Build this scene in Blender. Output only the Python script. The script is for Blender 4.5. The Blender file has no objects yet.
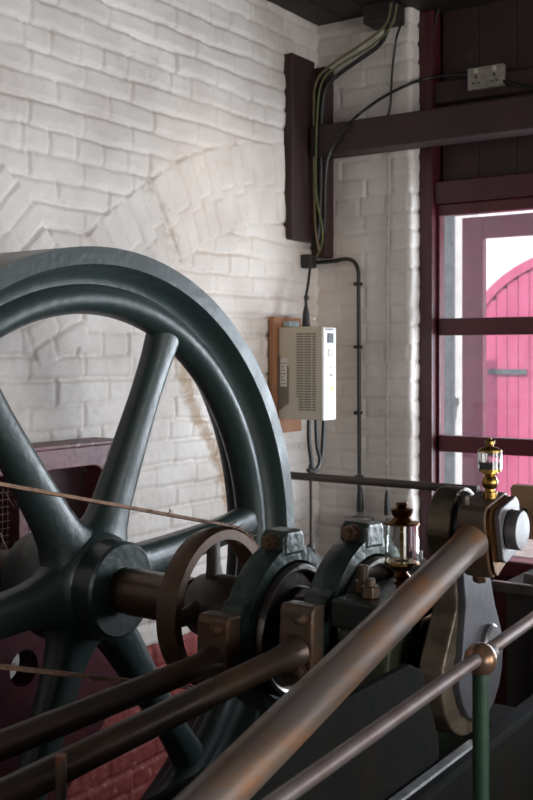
import bpy, bmesh, math, random
import numpy as np
from mathutils import Vector, Matrix, noise

random.seed(7)
sc = bpy.context.scene
COL = sc.collection
CZ = 1.6                      # eye height above the floor; "rel" heights below are measured from the eye
PI = math.pi
YAW = math.radians(34.4)

# ------------------------------------------------------------------ camera
cam_d = bpy.data.cameras.new('camera'); cam = bpy.data.objects.new('camera', cam_d); COL.objects.link(cam)
cam.location = (0, 0, CZ); cam.rotation_euler = (PI/2, 0, YAW)
cam_d.sensor_fit = 'HORIZONTAL'; cam_d.sensor_width = 36; cam_d.lens = 1050/533*36
cam_d.shift_y = -45/533; cam_d.clip_start = .02
cam_d.dof.use_dof = True; cam_d.dof.focus_distance = 2.1; cam_d.dof.aperture_fstop = 16
sc.camera = cam
sc.view_settings.view_transform = 'Standard'; sc.view_settings.look = 'None'
sc.view_settings.gamma = 1; sc.view_settings.use_curve_mapping = False
sc.view_settings.exposure = .36

# ------------------------------------------------------------------ materials
def hexc(h):
    r = [int(h[i:i+2], 16)/255 for i in (0, 2, 4)]
    return tuple(c/12.92 if c <= .04045 else ((c+.055)/1.055)**2.4 for c in r) + (1,)

def mat(name, c1, c2=None, rough=.5, metal=0, scale=8, contrast=(.4, .62), bump=.0, bscale=60, c3=None,
        rough2=None, coat=0, stretch=None, spec=None):
    m = bpy.data.materials.new(name); m.use_nodes = True
    n = m.node_tree.nodes; L = m.node_tree.links
    b = n['Principled BSDF']; b.inputs['Roughness'].default_value = rough; b.inputs['Metallic'].default_value = metal
    if spec is not None: b.inputs['Specular IOR Level'].default_value = spec
    b.inputs['Coat Weight'].default_value = coat; b.inputs['Coat Roughness'].default_value = .15
    tc = n.new('ShaderNodeTexCoord'); src = tc.outputs['Object']
    if stretch:
        mp = n.new('ShaderNodeMapping'); mp.inputs['Scale'].default_value = stretch; L.new(src, mp.inputs[0]); src = mp.outputs[0]
    b.inputs['Base Color'].default_value = hexc(c1)
    if c2:
        t = n.new('ShaderNodeTexNoise'); t.inputs['Scale'].default_value = scale; t.inputs['Detail'].default_value = 8
        t.inputs['Roughness'].default_value = .65
        L.new(src, t.inputs['Vector'])
        r = n.new('ShaderNodeValToRGB'); e = r.color_ramp.elements
        e[0].position, e[1].position = contrast; e[0].color = hexc(c1); e[1].color = hexc(c2)
        if c3:
            k = r.color_ramp.elements.new(min(.95, contrast[1]+.12)); k.color = hexc(c3)
        L.new(t.outputs['Fac'], r.inputs['Fac']); L.new(r.outputs['Color'], b.inputs['Base Color'])
        if rough2 is not None:
            mr = n.new('ShaderNodeMapRange'); mr.inputs['From Min'].default_value = contrast[0]; mr.inputs['From Max'].default_value = contrast[1]
            mr.inputs['To Min'].default_value = rough; mr.inputs['To Max'].default_value = rough2
            L.new(t.outputs['Fac'], mr.inputs['Value']); L.new(mr.outputs['Result'], b.inputs['Roughness'])
    if bump:
        t2 = n.new('ShaderNodeTexNoise'); t2.inputs['Scale'].default_value = bscale; t2.inputs['Detail'].default_value = 5
        L.new(src, t2.inputs['Vector'])
        bp = n.new('ShaderNodeBump'); bp.inputs['Strength'].default_value = bump; bp.inputs['Distance'].default_value = .004
        L.new(t2.outputs['Fac'], bp.inputs['Height']); L.new(bp.outputs['Normal'], b.inputs['Normal'])
    return m

GREEN = mat('dark_green_gloss_paint', '2a3735', '242f2d', rough=.33, scale=9, bump=.4, bscale=45, rough2=.45, coat=.12)
GREEN2 = mat('worn_green_paint', '3c4d46', '303e39', rough=.26, scale=14, contrast=(.42, .6), c3='5c4a3a', bump=.35, bscale=60)
OLIVE = mat('oily_green_paint', '474c3a', '363a2d', rough=.35, scale=7, contrast=(.4, .6), bump=.2)
BLACKG = mat('black_green_paint', '1c2320', '141816', rough=.35, scale=10, bump=.2)
STEELR = mat('rusty_steel', '524640', '5e493a', rough=.32, metal=.45, scale=13, contrast=(.42, .58), c3='7a5238', bump=.1, bscale=120, rough2=.55, stretch=(1, .35, 1))
STEELRR = mat('orange_rust_steel', '7a706b', '82654f', rough=.34, metal=.4, scale=13, contrast=(.44, .55), c3='a8623a', bump=.1, bscale=120, rough2=.5, stretch=(1, .4, 1))
STEELD = mat('dark_oily_steel', '3a332f', '4e3c30', rough=.3, metal=.6, scale=12, bump=.1, bscale=100)
IRONB = mat('brown_worn_iron', '5c5048', '6a4f3a', rough=.32, metal=.45, scale=14, c3='7c5c42', bump=.25, bscale=90)
STEELB = mat('bright_worn_steel', '94908b', '7c756c', rough=.25, metal=.9, scale=20, bump=.1, bscale=150)
STEELG = mat('grey_polished_steel', '77777a', '625e5b', rough=.32, metal=.5, scale=10, c3='514338', bump=.08, bscale=120)
TURNED = mat('turned_crank_steel', '75695a', '463d33', rough=.36, metal=.5, scale=22, contrast=(.35, .65), bump=.5, bscale=80, stretch=(.4, 1, 1))
BRASS = mat('brass', 'a88a4a', '86693a', rough=.2, metal=1, scale=30, rough2=.35)
BRASSD = mat('tarnished_brass', '8a6236', '6b4524', rough=.28, metal=1, scale=30, rough2=.4)
COPPER = mat('worn_brass_ball', '6e5a48', '8f6a50', rough=.3, metal=.6, scale=55, contrast=(.42, .56), c3='c08468')
OIL = mat('dark_oil', '22160f', rough=.1)
MAROON = mat('maroon_paint', '45171f', '391319', rough=.38, scale=9, bump=.25, bscale=40)
MAROOND = mat('dark_maroon_timber', '341e1e', '291918', rough=.6, scale=6, bump=.3, bscale=30, c3='46302b')
MAROONL = mat('window_red_paint', '501622', '42121c', rough=.35, scale=12, bump=.1)
IRONRED = mat('red_oxide_iron', '6f3f42', '5a3033', rough=.45, scale=16, contrast=(.45, .6), c3='a98a88', bump=.4, bscale=50)
PEDRED = mat('deep_red_casting', '54232b', '421a22', rough=.4, scale=8, bump=.3, c3='6b3138')
CABLE = mat('black_cable', '1b1a19', rough=.45)
PIPEK = mat('dark_iron_pipe', '36312e', '423833', rough=.45, metal=.3, scale=30)
CABLEY = mat('olive_cable', '6e6244', '55503a', rough=.5, scale=20)
CABLEG = mat('green_yellow_cable', '62643c', '4a5233', rough=.5, scale=30)
WHITEP = mat('white_painted_cable', 'b6afa9', '8e857d', rough=.6, scale=30)
DRIVEB = mat('beige_plastic', 'aea693', rough=.45)
DRIVEW = mat('white_plastic', 'e6e6e6', rough=.4)
DARKG = mat('dark_grey_plastic', '50555c', rough=.3)
GREYD = mat('grey_vent_recess', '6a6358', rough=.6)
LABELW = mat('label_paper', 'cdc8c2', 'b8b4ae', rough=.6, scale=120)
INK = mat('ink', '4a4a4c', rough=.6)
YEL = mat('warning_yellow', 'd9c04a', rough=.5)
BLUEL = mat('pale_blue_label', '8ea4b0', 'aebcc2', rough=.5, scale=60)
BOARD = mat('brown_plywood', '9a6b4c', '84583d', rough=.6, scale=5, stretch=(1, 1, .2), bump=.1)
WOOD = mat('brown_timber', '8a6a4c', '6c5039', rough=.55, scale=6, stretch=(.15, 1, 1), bump=.2, bscale=40)
CEIL = mat('black_ceiling_boards', '28211f', '1f1a19', rough=.6, scale=10, bump=.2)
BELTM = mat('frayed_leather_belt', '8a6a52', '6f4f3a', rough=.7, scale=40, bump=.4, bscale=120)
BENCHK = mat('dull_black_steel', '24211f', '2f2926', rough=.7, scale=8)
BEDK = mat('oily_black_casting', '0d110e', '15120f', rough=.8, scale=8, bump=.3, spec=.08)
OILYS = mat('oily_turned_disc', '4a443f', '5f5348', rough=.22, metal=.75, scale=30, bump=.12, bscale=40)
PULG = mat('worn_grey_iron', '6d6762', '5a4e45', rough=.4, metal=.35, scale=12, bump=.2)
PULR = mat('rusty_pulley_iron', '6e5442', '5a4638', rough=.42, metal=.3, scale=9, c3='84593c', bump=.2)
BARM = mat('worn_guard_bar', '8b8283', '7d6d66', rough=.3, metal=.5, scale=14, c3='8a644f')
STRIP = mat('machined_strip_highlight', 'd4d8e0', 'a8acb4', rough=.3, metal=.5, scale=40)  # machined bed edge; its highlight is put into the pale blue-white colour
WEBG = mat('grey_crank_face', '5e5e64', '4b4a4d', rough=.34, metal=.45, scale=9, bump=.08)
LEAF = mat('outer_leaf_red_paint', '7c2440', '6a1e36', rough=.4, scale=12)
FLOORM = mat('oily_concrete_floor', '3a3532', '2b2725', rough=.6, scale=5, bump=.3, c3='4b4540')
SOCK = mat('brushed_socket_plate', '9a9388', '857e74', rough=.4, metal=.3, scale=40)
SWW = mat('socket_insert', 'b9b2a6', rough=.5)
RAILG = mat('bright_green_paint', '2a4533', '243b2c', rough=.35, scale=15, bump=.15)
GREYBOX = mat('grey_enclosure', '8d8b88', '77736f', rough=.4, metal=.3, scale=20)
PLASTER = mat('plain_white_plaster', 'c4beb8', 'b5aea8', rough=.8, scale=6)
OUTW = mat('sunlit_white_render', 'f2eeee', 'e2dcdc', rough=.8, scale=6)
PINKD = mat('faded_red_boards', 'c95c82', 'bb5076', rough=.6, scale=6, stretch=(1, 1, .2))
PAVE = mat('yard_paving', 'a9a19b', '918983', rough=.8, scale=8, bump=.2)
DRAIN = mat('grey_drainpipe_paint', '4f5358', '64686c', rough=.45, scale=20)
MESHW = mat('old_wire', '7b6a60', '9a8a80', rough=.6, scale=30)
DARKIN = mat('dark_red_lining', '43272a', '351e21', rough=.7, scale=9)

def glass(name, col=(1, 1, 1, 1), rough=.0, ior=1.45):
    m = bpy.data.materials.new(name); m.use_nodes = True
    b = m.node_tree.nodes['Principled BSDF']
    b.inputs['Base Color'].default_value = col; b.inputs['Roughness'].default_value = rough
    b.inputs['Transmission Weight'].default_value = 1; b.inputs['IOR'].default_value = ior
    return m
GLASS = glass('clear_glass', (.96, .97, .96, 1))
def pane_mat():
    m = bpy.data.materials.new('dusty_window_glass'); m.use_nodes = True
    n = m.node_tree.nodes; L = m.node_tree.links
    n.remove(n['Principled BSDF']); out = n['Material Output']
    tr = n.new('ShaderNodeBsdfTransparent'); tr.inputs[0].default_value = (.93, .94, .95, 1)
    gl = n.new('ShaderNodeBsdfGlossy'); gl.inputs['Roughness'].default_value = .05
    df = n.new('ShaderNodeBsdfTranslucent'); df.inputs[0].default_value = (.9, .9, .9, 1)
    mx = n.new('ShaderNodeMixShader'); mx.inputs[0].default_value = .05
    L.new(tr.outputs[0], mx.inputs[1]); L.new(gl.outputs[0], mx.inputs[2])
    mx2 = n.new('ShaderNodeMixShader'); t = n.new('ShaderNodeTexNoise'); t.inputs['Scale'].default_value = 14
    mr = n.new('ShaderNodeMapRange'); mr.inputs[1].default_value = .4; mr.inputs[2].default_value = .8; mr.inputs[3].default_value = .008; mr.inputs[4].default_value = .02
    L.new(t.outputs['Fac'], mr.inputs[0]); L.new(mr.outputs[0], mx2.inputs[0])
    L.new(mx.outputs[0], mx2.inputs[1]); L.new(df.outputs[0], mx2.inputs[2]); L.new(mx2.outputs[0], out.inputs[0])
    return m
PANE = pane_mat()

# ------------------------------------------------------------------ mesh collecting
class MB:
    """collects shapes in world coordinates (z measured from the eye) and links them as ONE mesh object"""
    def __init__(s): s.v = []; s.f = []; s.sm = []
    def add(s, vs, fs, smooth=False):
        o = len(s.v); s.v += [tuple(p) for p in vs]
        for f in fs: s.f.append([i+o for i in f]); s.sm.append(smooth)
        return s
    def box(s, x0, x1, y0, y1, z0, z1):
        vs = [(x, y, z) for x in (x0, x1) for y in (y0, y1) for z in (z0, z1)]
        return s.add(vs, [(0, 1, 3, 2), (4, 6, 7, 5), (0, 4, 5, 1), (2, 3, 7, 6), (0, 2, 6, 4), (1, 5, 7, 3)])
    def rings(s, rings, cap=True, loop=False, smooth=True):
        n = len(rings[0]); o = len(s.v)
        for r in rings: s.v += [tuple(p) for p in r]
        m = len(rings)
        for i in range(m if loop else m-1):
            a, b = i*n, ((i+1) % m)*n
            for j in range(n):
                k = (j+1) % n
                s.f.append([o+a+j, o+a+k, o+b+k, o+b+j]); s.sm.append(smooth)
        if cap and not loop:
            s.f.append([o+j for j in range(n)][::-1]); s.sm.append(False)
            s.f.append([o+(m-1)*n+j for j in range(n)]); s.sm.append(False)
        return s
    def cyl(s, a, b, r, r2=None, seg=24, smooth=True):
        r2 = r if r2 is None else r2
        return s.tube([a, b], [r, r2], seg, smooth)
    def tube(s, pts, rad, seg=12, smooth=True, squash=None, up0=None):
        P = [Vector(p) for p in pts]
        if not hasattr(rad, '__len__'): rad = [rad]*len(P)
        t0 = (P[1]-P[0]).normalized()
        up = Vector(up0) if up0 else (Vector((0, 0, 1)) if abs(t0.z) < .9 else Vector((0, 1, 0)))
        R = []; u = None
        for i, p in enumerate(P):
            if i == 0: t = P[1]-P[0]
            elif i == len(P)-1: t = P[i]-P[i-1]
            else: t = (P[i+1]-P[i]).normalized()+(P[i]-P[i-1]).normalized()
            t.normalize()
            u = (up if u is None else u); u = (u-t*u.dot(t)).normalized(); w = t.cross(u)
            q = squash[i] if squash else 1
            R.append([p+u*rad[i]*math.cos(2*PI*k/seg)+w*rad[i]*q*math.sin(2*PI*k/seg) for k in range(seg)])
        return s.rings(R, smooth=smooth)
    def lathe(s, prof, c, axis='x', seg=48, loop=False, smooth=True, frame=None):
        """prof: (along axis, radius); c: origin"""
        c = Vector(c)
        if frame: A, U, W = [Vector(q) for q in frame]
        else:
            A = {'x': Vector((1, 0, 0)), 'y': Vector((0, 1, 0)), 'z': Vector((0, 0, 1))}[axis]
            U = {'x': Vector((0, 1, 0)), 'y': Vector((0, 0, 1)), 'z': Vector((1, 0, 0))}[axis]; W = A.cross(U)
        R = [[c+A*a+U*r*math.cos(2*PI*k/seg)+W*r*math.sin(2*PI*k/seg) for k in range(seg)] for a, r in prof]
        return s.rings(R, cap=not loop, loop=loop, smooth=smooth)
    def prism(s, pts, d0, d1, axis='x', smooth=False):
        """closed outline pts (2-D) extruded along an axis; for x the outline is (y,z), for y (x,z), for z (x,y)"""
        def P(a, b, d): return {'x': (d, a, b), 'y': (a, d, b), 'z': (a, b, d)}[axis]
        return s.rings([[P(a, b, d0) for a, b in pts], [P(a, b, d1) for a, b in pts]], smooth=smooth)
    def prismf(s, pts, o, A, B, N, d0, d1):
        o, A, B, N = [Vector(q) for q in (o, A, B, N)]
        return s.rings([[o+A*a+B*b+N*d for a, b in pts] for d in (d0, d1)], smooth=False)
    def build(s, name, m, parent=None, bevel=0, seg=2, autosm=True):
        me = bpy.data.meshes.new(name)
        off = Vector(parent.get('_w', (0, 0, 0))) if parent else Vector((0, 0, 0))
        me.from_pydata([(x-off.x, y-off.y, z+CZ-off.z) for x, y, z in s.v], [], s.f)
        me.update(); me.polygons.foreach_set('use_smooth', s.sm)
        bm = bmesh.new(); bm.from_mesh(me); bmesh.ops.recalc_face_normals(bm, faces=bm.faces)
        for e in bm.edges:
            if len(e.link_faces) == 2 and e.calc_face_angle(0) > math.radians(38): e.smooth = False
        bm.to_mesh(me); bm.free()
        me.materials.append(m)
        o = bpy.data.objects.new(name, me); COL.objects.link(o)
        if parent: o.parent = parent
        o['_w'] = tuple(off)
        if bevel:
            b = o.modifiers.new('bevel', 'BEVEL'); b.width = bevel; b.segments = seg; b.limit_method = 'ANGLE'; b.angle_limit = math.radians(38)
            b.harden_normals = False
        return o

def tag(o, label=None, cat=None, group=None, kind=None):
    if label: o['label'] = label
    if cat: o['category'] = cat
    if group: o['group'] = group
    if kind: o['kind'] = kind
    return o
def thing(name, label, cat, loc, group=None):
    """Empty at the thing's base; loc has z measured from the eye"""
    o = bpy.data.objects.new(name, None); COL.objects.link(o); o.empty_display_size = .05
    o.location = (loc[0], loc[1], loc[2]+CZ); o['_w'] = tuple(o.location)
    return tag(o, label, cat, group)
def struct(name, mb, m, **k): return tag(mb.build(name, m, **k), kind='structure')
def hexpts(r, a0=0): return [(r*math.cos(a0+PI*k/3), r*math.sin(a0+PI*k/3)) for k in range(6)]
def smoothpath(pts, n=6):
    P = [Vector(p) for p in pts]; out = []
    for i in range(len(P)-1):
        p0 = P[max(i-1, 0)]; p1 = P[i]; p2 = P[i+1]; p3 = P[min(i+2, len(P)-1)]
        for k in range(n):
            t = k/n
            out.append(.5*((2*p1)+(p2-p0)*t+(2*p0-5*p1+4*p2-p3)*t*t+(3*p1-p0-3*p2+p3)*t**3))
    out.append(P[-1]); return out

XL, YB, ZF, ZC = -2.3, 3.74, -1.6, 1.374     # left wall, back wall, floor, ceiling (from the eye)
XR, YF = 3.2, -3.0

# ------------------------------------------------------------------ the setting: brick walls with real relief
rng = np.random.default_rng(3)
def vnoise(u, v, seed=0):
    """smooth value noise, numpy"""
    g = np.random.default_rng(seed).random((257, 257))
    iu = np.floor(u).astype(int); iv = np.floor(v).astype(int); fu = u-iu; fv = v-iv
    fu = fu*fu*(3-2*fu); fv = fv*fv*(3-2*fv)
    a = g[iu % 257, iv % 257]; b = g[(iu+1) % 257, iv % 257]; c = g[iu % 257, (iv+1) % 257]; d = g[(iu+1) % 257, (iv+1) % 257]
    return (a*(1-fu)+b*fu)*(1-fv)+(c*(1-fu)+d*fu)*fv
def joint(d, w, dep): return -dep*1.35*np.exp(-(d/w)**2)
def brick_height(u, v, arches=(), seed=1):
    uw = u+.012*(vnoise(u*9, v*9, seed)-.5); vw = v+.012*(vnoise(u*4, v*9, seed+1)-.5)+.007*(vnoise(u*20, v*22, seed+2)-.5)
    row = np.floor(vw/.075); dv = np.abs(vw/.075-np.round(vw/.075))*.075
    hdr = (row.astype(int) % 4 == 0)
    Lb = np.where(hdr, .1125, .225); sh = np.where(row.astype(int) % 2 == 0, 0, .5)+np.where(hdr, .25, 0)
    q = uw/Lb+sh; du = np.abs(q-np.round(q))*Lb
    # joints vary in how far the paint fills them; the horizontal ones throw a ledge
    fill = .35+.9*vnoise(u*3, v*13.33, seed+3)
    sgn = (vw/.075-np.round(vw/.075))*.075
    h = joint(sgn, .008, .009)*fill+joint(du, .0055, .008)*(.15+.95*vnoise(u*6, v*6, seed+4))
    face = vnoise(q*1.0+50+row*7, row*3.1+20, seed+5)
    h += .006*(vnoise(np.floor(q)+37*row, row+5, seed+5)-.5)
    for (cu, cv, r0, r1, a0, a1, nn) in arches:
        r = np.hypot(uw-cu, vw-cv); a = np.arctan2(vw-cv, uw-cu)
        m = (r > r0) & (r < r1) & (a > a0) & (a < a1)
        s = a/(2*PI)*nn; ds = np.abs(s-np.round(s))*2*PI/nn*r
        rm = (r0+r1)/2
        ha = joint(ds, .006, .007)*(.4+vnoise(s, s*0+3, seed+6))+joint(np.abs(r-rm+.03*(np.floor(s) % 2)), .006, .004)+.004*(vnoise(np.floor(s), np.floor(s)*0+9, seed+7)-.5)
        h = np.where(m, ha+.002, h)
        edge = np.minimum(np.abs(r-r1), np.abs(r-r0))
        h = h+np.where((a > a0) & (a < a1), joint(edge, .006, .0025), 0)
    h += .0045*(vnoise(u*14, v*14, seed+8)-.5)+.003*(vnoise(u*45, v*45, seed+9)-.5)+.006*(vnoise(u*2.3, v*2.3, seed+10)-.5)
    return h

def wall_material(name, dado=None):
    m = bpy.data.materials.new(name); m.use_nodes = True
    n = m.node_tree.nodes; L = m.node_tree.links; b = n['Principled BSDF']; b.inputs['Roughness'].default_value = .62
    b.inputs['Specular IOR Level'].default_value = .35
    tc = n.new('ShaderNodeTexCoord')
    t = n.new('ShaderNodeTexNoise'); t.inputs['Scale'].default_value = 3.5; t.inputs['Detail'].default_value = 8; L.new(tc.outputs['Object'], t.inputs[0])
    r = n.new('ShaderNodeValToRGB'); r.color_ramp.elements[0].position = .38; r.color_ramp.elements[1].position = .66
    r.color_ramp.elements[0].color = hexc('d3ccc6'); r.color_ramp.elements[1].color = hexc('c0b7b0'); L.new(t.outputs[0], r.inputs[0])
    at = n.new('ShaderNodeAttribute'); at.attribute_name = 'stain'
    t2 = n.new('ShaderNodeTexNoise'); t2.inputs['Scale'].default_value = 38; t2.inputs['Detail'].default_value = 6; L.new(tc.outputs['Object'], t2.inputs[0])
    mu = n.new('ShaderNodeMath'); mu.operation = 'ADD'; L.new(at.outputs['Fac'], mu.inputs[0]); L.new(t2.outputs[0], mu.inputs[1])
    mr = n.new('ShaderNodeMapRange'); mr.inputs[1].default_value = .72; mr.inputs[2].default_value = 1.15; mr.inputs[3].default_value = 0; mr.inputs[4].default_value = .75; L.new(mu.outputs[0], mr.inputs[0])
    mx = n.new('ShaderNodeMix'); mx.data_type = 'RGBA'; L.new(mr.outputs[0], mx.inputs[0]); L.new(r.outputs[0], mx.inputs[6]); mx.inputs[7].default_value = hexc('96795a')
    col = mx.outputs[2]
    if dado is not None:
        sx = n.new('ShaderNodeSeparateXYZ'); L.new(tc.outputs['Object'], sx.inputs[0])
        ad = n.new('ShaderNodeMath'); ad.operation = 'MULTIPLY_ADD'; L.new(t2.outputs[0], ad.inputs[0]); ad.inputs[1].default_value = .03; L.new(sx.outputs[2], ad.inputs[2])
        ls = n.new('ShaderNodeMath'); ls.operation = 'LESS_THAN'; L.new(ad.outputs[0], ls.inputs[0]); ls.inputs[1].default_value = dado
        m2 = n.new('ShaderNodeMix'); m2.data_type = 'RGBA'; L.new(ls.outputs[0], m2.inputs[0]); L.new(col, m2.inputs[6])
        r2 = n.new('ShaderNodeValToRGB'); r2.color_ramp.elements[0].position = .4; r2.color_ramp.elements[1].position = .62
        r2.color_ramp.elements[0].color = hexc('7c3434'); r2.color_ramp.elements[1].color = hexc('8c4540')
        k = r2.color_ramp.elements.new(.72); k.color = hexc('b88a80'); L.new(t2.outputs[0], r2.inputs[0]); L.new(r2.outputs[0], m2.inputs[7])
        col = m2.outputs[2]
    L.new(col, b.inputs['Base Color'])
    t3 = n.new('ShaderNodeTexNoise'); t3.inputs['Scale'].default_value = 90; t3.inputs['Detail'].default_value = 6; L.new(tc.outputs['Object'], t3.inputs[0])
    bp = n.new('ShaderNodeBump'); bp.inputs['Strength'].default_value = .5; bp.inputs['Distance'].default_value = .004; L.new(t3.outputs[0], bp.inputs['Height']); L.new(bp.outputs[0], b.inputs['Normal'])
    return m
BRICKW = wall_material('white_painted_brick', dado=.64)
BRICKB = wall_material('white_painted_brick_pier')

def grid_obj(name, U, V, fn, mtl, stain=None):
    """surface from a (u,v) grid; fn(u,v)->x,y,z arrays"""
    uu, vv = np.meshgrid(U, V, indexing='ij'); x, y, z = fn(uu, vv)
    co = np.stack([x, y, z+CZ], -1).reshape(-1, 3); nu, nv = len(U), len(V)
    i = np.arange(nu*nv).reshape(nu, nv); a = i[:-1, :-1].ravel(); b = i[1:, :-1].ravel(); c = i[1:, 1:].ravel(); d = i[:-1, 1:].ravel()
    fs = np.stack([a, b, c, d], -1)
    me = bpy.data.meshes.new(name); me.vertices.add(len(co)); me.vertices.foreach_set('co', co.ravel())
    me.loops.add(fs.size); me.loops.foreach_set('vertex_index', fs.ravel().astype(np.int32))
    me.polygons.add(len(fs)); me.polygons.foreach_set('loop_start', np.arange(0, fs.size, 4, dtype=np.int32)); me.polygons.foreach_set('loop_total', np.full(len(fs), 4, dtype=np.int32))
    me.update(calc_edges=True); me.validate(); me.polygons.foreach_set('use_smooth', [True]*len(me.polygons))
    if stain is not None:
        at = me.attributes.new('stain', 'FLOAT', 'POINT'); at.data.foreach_set('value', stain(uu, vv).ravel().astype(np.float32))
    me.materials.append(mtl)
    o = bpy.data.objects.new(name, me); COL.objects.link(o); tag(o, kind='structure'); return o

arches = [(3.6, -1.0, 1.53, 1.84, .3, 2.30, 150), (1.3, -.35, .93, 1.16, .35, 2.4, 92)]
def stain_left(y, z):
    s = np.zeros_like(y)
    def blob(cy, cz, ry, rz, k): return k*np.exp(-((y-cy)/ry)**2-((z-cz)/rz)**2)
    s += blob(2.66, .56, .05, .05, .42)+blob(2.74, .47, .05, .10, .26)+blob(2.79, .38, .05, .07, .25)+blob(2.2, .44, .10, .03, .22)
    s += blob(2.30, .26, .10, .02, .30)+blob(2.72, .99, .05, .06, .25)+blob(3.2, .46, .2, .12, .18)+blob(2.55, .30, .5, .10, .10)
    line = 2.865+(-.05-z)*.50+.025*np.sin(z*11)
    s += .72*np.exp(-((y-line)/.045)**2)*(z < .08)*np.clip((.10-z)/.1, 0, 1)*(z > -.75)
    s += blob(3.45, -.72, .3, .12, .12)
    return s
U = np.concatenate([np.linspace(YF, 1.85, 60), np.arange(1.857, YB-.001, .0068), [YB+.02]])
V = np.arange(ZF, ZC+.01, .0068)
grid_obj('wall_left', U, V, lambda y, z: (XL+brick_height(y, z, arches, 1), y, z), BRICKW, stain_left)
XP = -1.868                                   # right-hand edge of the brick pier on the back wall
def pier(u, v):
    """u runs along the face and then round the corner into the return"""
    h = .5*brick_height(u-.06, v+.03, (), 40)
    R = .022; x = np.where(u < XP-R, u, 0); y = np.where(u < XP-R, YB-h, 0)
    t = np.clip((u-(XP-R))/(R*PI/2), 0, 1)*PI/2; nx, ny = np.sin(t), -np.cos(t)
    past = np.maximum(u-(XP-R)-R*PI/2, 0)
    xr = XP-R+(R+h)*nx; yr = YB+R+(R+h)*ny+past
    edge = .004*(vnoise(v*20, v*0+2, 77)-.5)
    return np.where(u < XP-R, x, xr+edge), np.where(u < XP-R, y, yr), v
def stain_back(x, z):
    s = .30*np.exp(-((x+1.95)/.012)**2)*(z > .65)*(z < .86)+.12*vnoise(x*12, z*12, 5)*(z < 1.2)
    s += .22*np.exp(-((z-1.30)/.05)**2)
    for zz in (-.23, -.30): s += .25*np.exp(-((z-zz)/.008)**2)*(x > -2.12)
    return s
grid_obj('wall_back', np.arange(XL-.01, XP+.12, .0068), V, pier, BRICKB, stain_back)

# timber-framed wall right of the pier
YT = 3.86
mb = MB()
for i in range(12):                            # upright boards above the window
    x0 = -1.80+i*.155; mb.box(x0, x0+.153, YT+.02, YT+.05, .60, ZC+.05)
mb.box(-1.86, XR, YT+.05, YT+.07, .60, ZC+.05)
struct('wall_back_boarding', mb, MAROOND, bevel=.003)
mb = MB(); mb.box(-1.80, XR, YT+.02, YT+.06, ZF, -.78)
for i in range(20): mb.box(-1.78+i*.155, -1.78+i*.155+.150, YT+.005, YT+.02, ZF, -.82)
struct('wall_back_lower', mb, MAROON, bevel=.003)
struct('trim_1', MB().box(-1.886, -1.812, YT-.05, YT+.05, ZF, ZC), MAROON, bevel=.006)     # jamb post
struct('trim_2', MB().box(-1.815, XR, YT-.03, YT+.03, 1.00, 1.085), MAROOND, bevel=.005)     # rail carrying the socket
struct('trim_3', MB().box(-1.815, XR, YT-.03, YT+.03, .60, .69), MAROON, bevel=.004)         # head rail
# right, front wall, ceiling, floor
mb = MB(); mb.box(XR, XR+.2, YF, YB+.3, ZF, -.9); mb.box(XR, XR+.2, YF, YB+.3, 1.1, ZC)
for a, b in ((YF, -1.6), (.2, 1.0), (2.8, YB+.3)): mb.box(XR, XR+.2, a, b, -.9, 1.1)
struct('wall_right', mb, PLASTER)
struct('wall_front', MB().box(XL-.2, XR+.2, YF-.2, YF, ZF, ZC), PLASTER)
struct('floor', MB().box(XL-.2, XR+.2, YF-.2, YT+.1, ZF-.1, ZF), FLOORM)
mb = MB(); mb.box(XL-.2, XR+.2, YF-.2, YT+.1, ZC+.02, ZC+.1)
for i in range(40):
    x0 = XL+i*.14; mb.box(x0, x0+.136, YF, YT+.05, ZC, ZC+.02)
struct('ceiling', mb, CEIL, bevel=.002)

# ------------------------------------------------------------------ window in the timber wall
X0, X1 = -1.815, .2
mb = MB()
YW0, YW1 = YT-.012, YT+.035
mb.box(X0, X1, YW0, YW1, .555, .60)                          # top rail
mb.box(X0, X0+.018, YW0, YW1, -.80, .56)                     # stile
mb.box(X0+.0, X1, YW0, YW1, .078, .146)                      # bar
mb.box(X0+.0, X1, YW0, YW1, -.385, -.320)                    # bar
for xx in (-1.12, -.46, .2): mb.box(xx, xx+.035, YW0, YW1, -.80, .56)
win = struct('window_1', mb, MAROONL, bevel=.004)
rows = [(-.78, -.385), (-.320, .078), (.146, .555)]
cols = [(X0+.018, -1.12), (-1.085, -.46), (-.425, .2)]
for (a, b) in cols:
    for (c, d) in rows:
        MB().box(a-.002, b+.002, YT+.012, YT+.015, c-.002, d+.002).build('pane', PANE, win)
sill = MB().box(X0, X1, YT-.06, YT+.045, -.845, -.78).build('window_sill', MAROONL, win, bevel=.006)
# casement leaf standing outside, seen through the window
mb = MB(); YO = 4.6
xa = -2.035
mb.box(xa, xa+.105, YO, YO+.045, -1.6, .645); mb.box(xa+.105, 0, YO, YO+.045, .545, .645)
mb.box(-.55, -.45, YO, YO+.045, -1.6, .56)
struct('door_1', mb, LEAF, bevel=.004)

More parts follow.
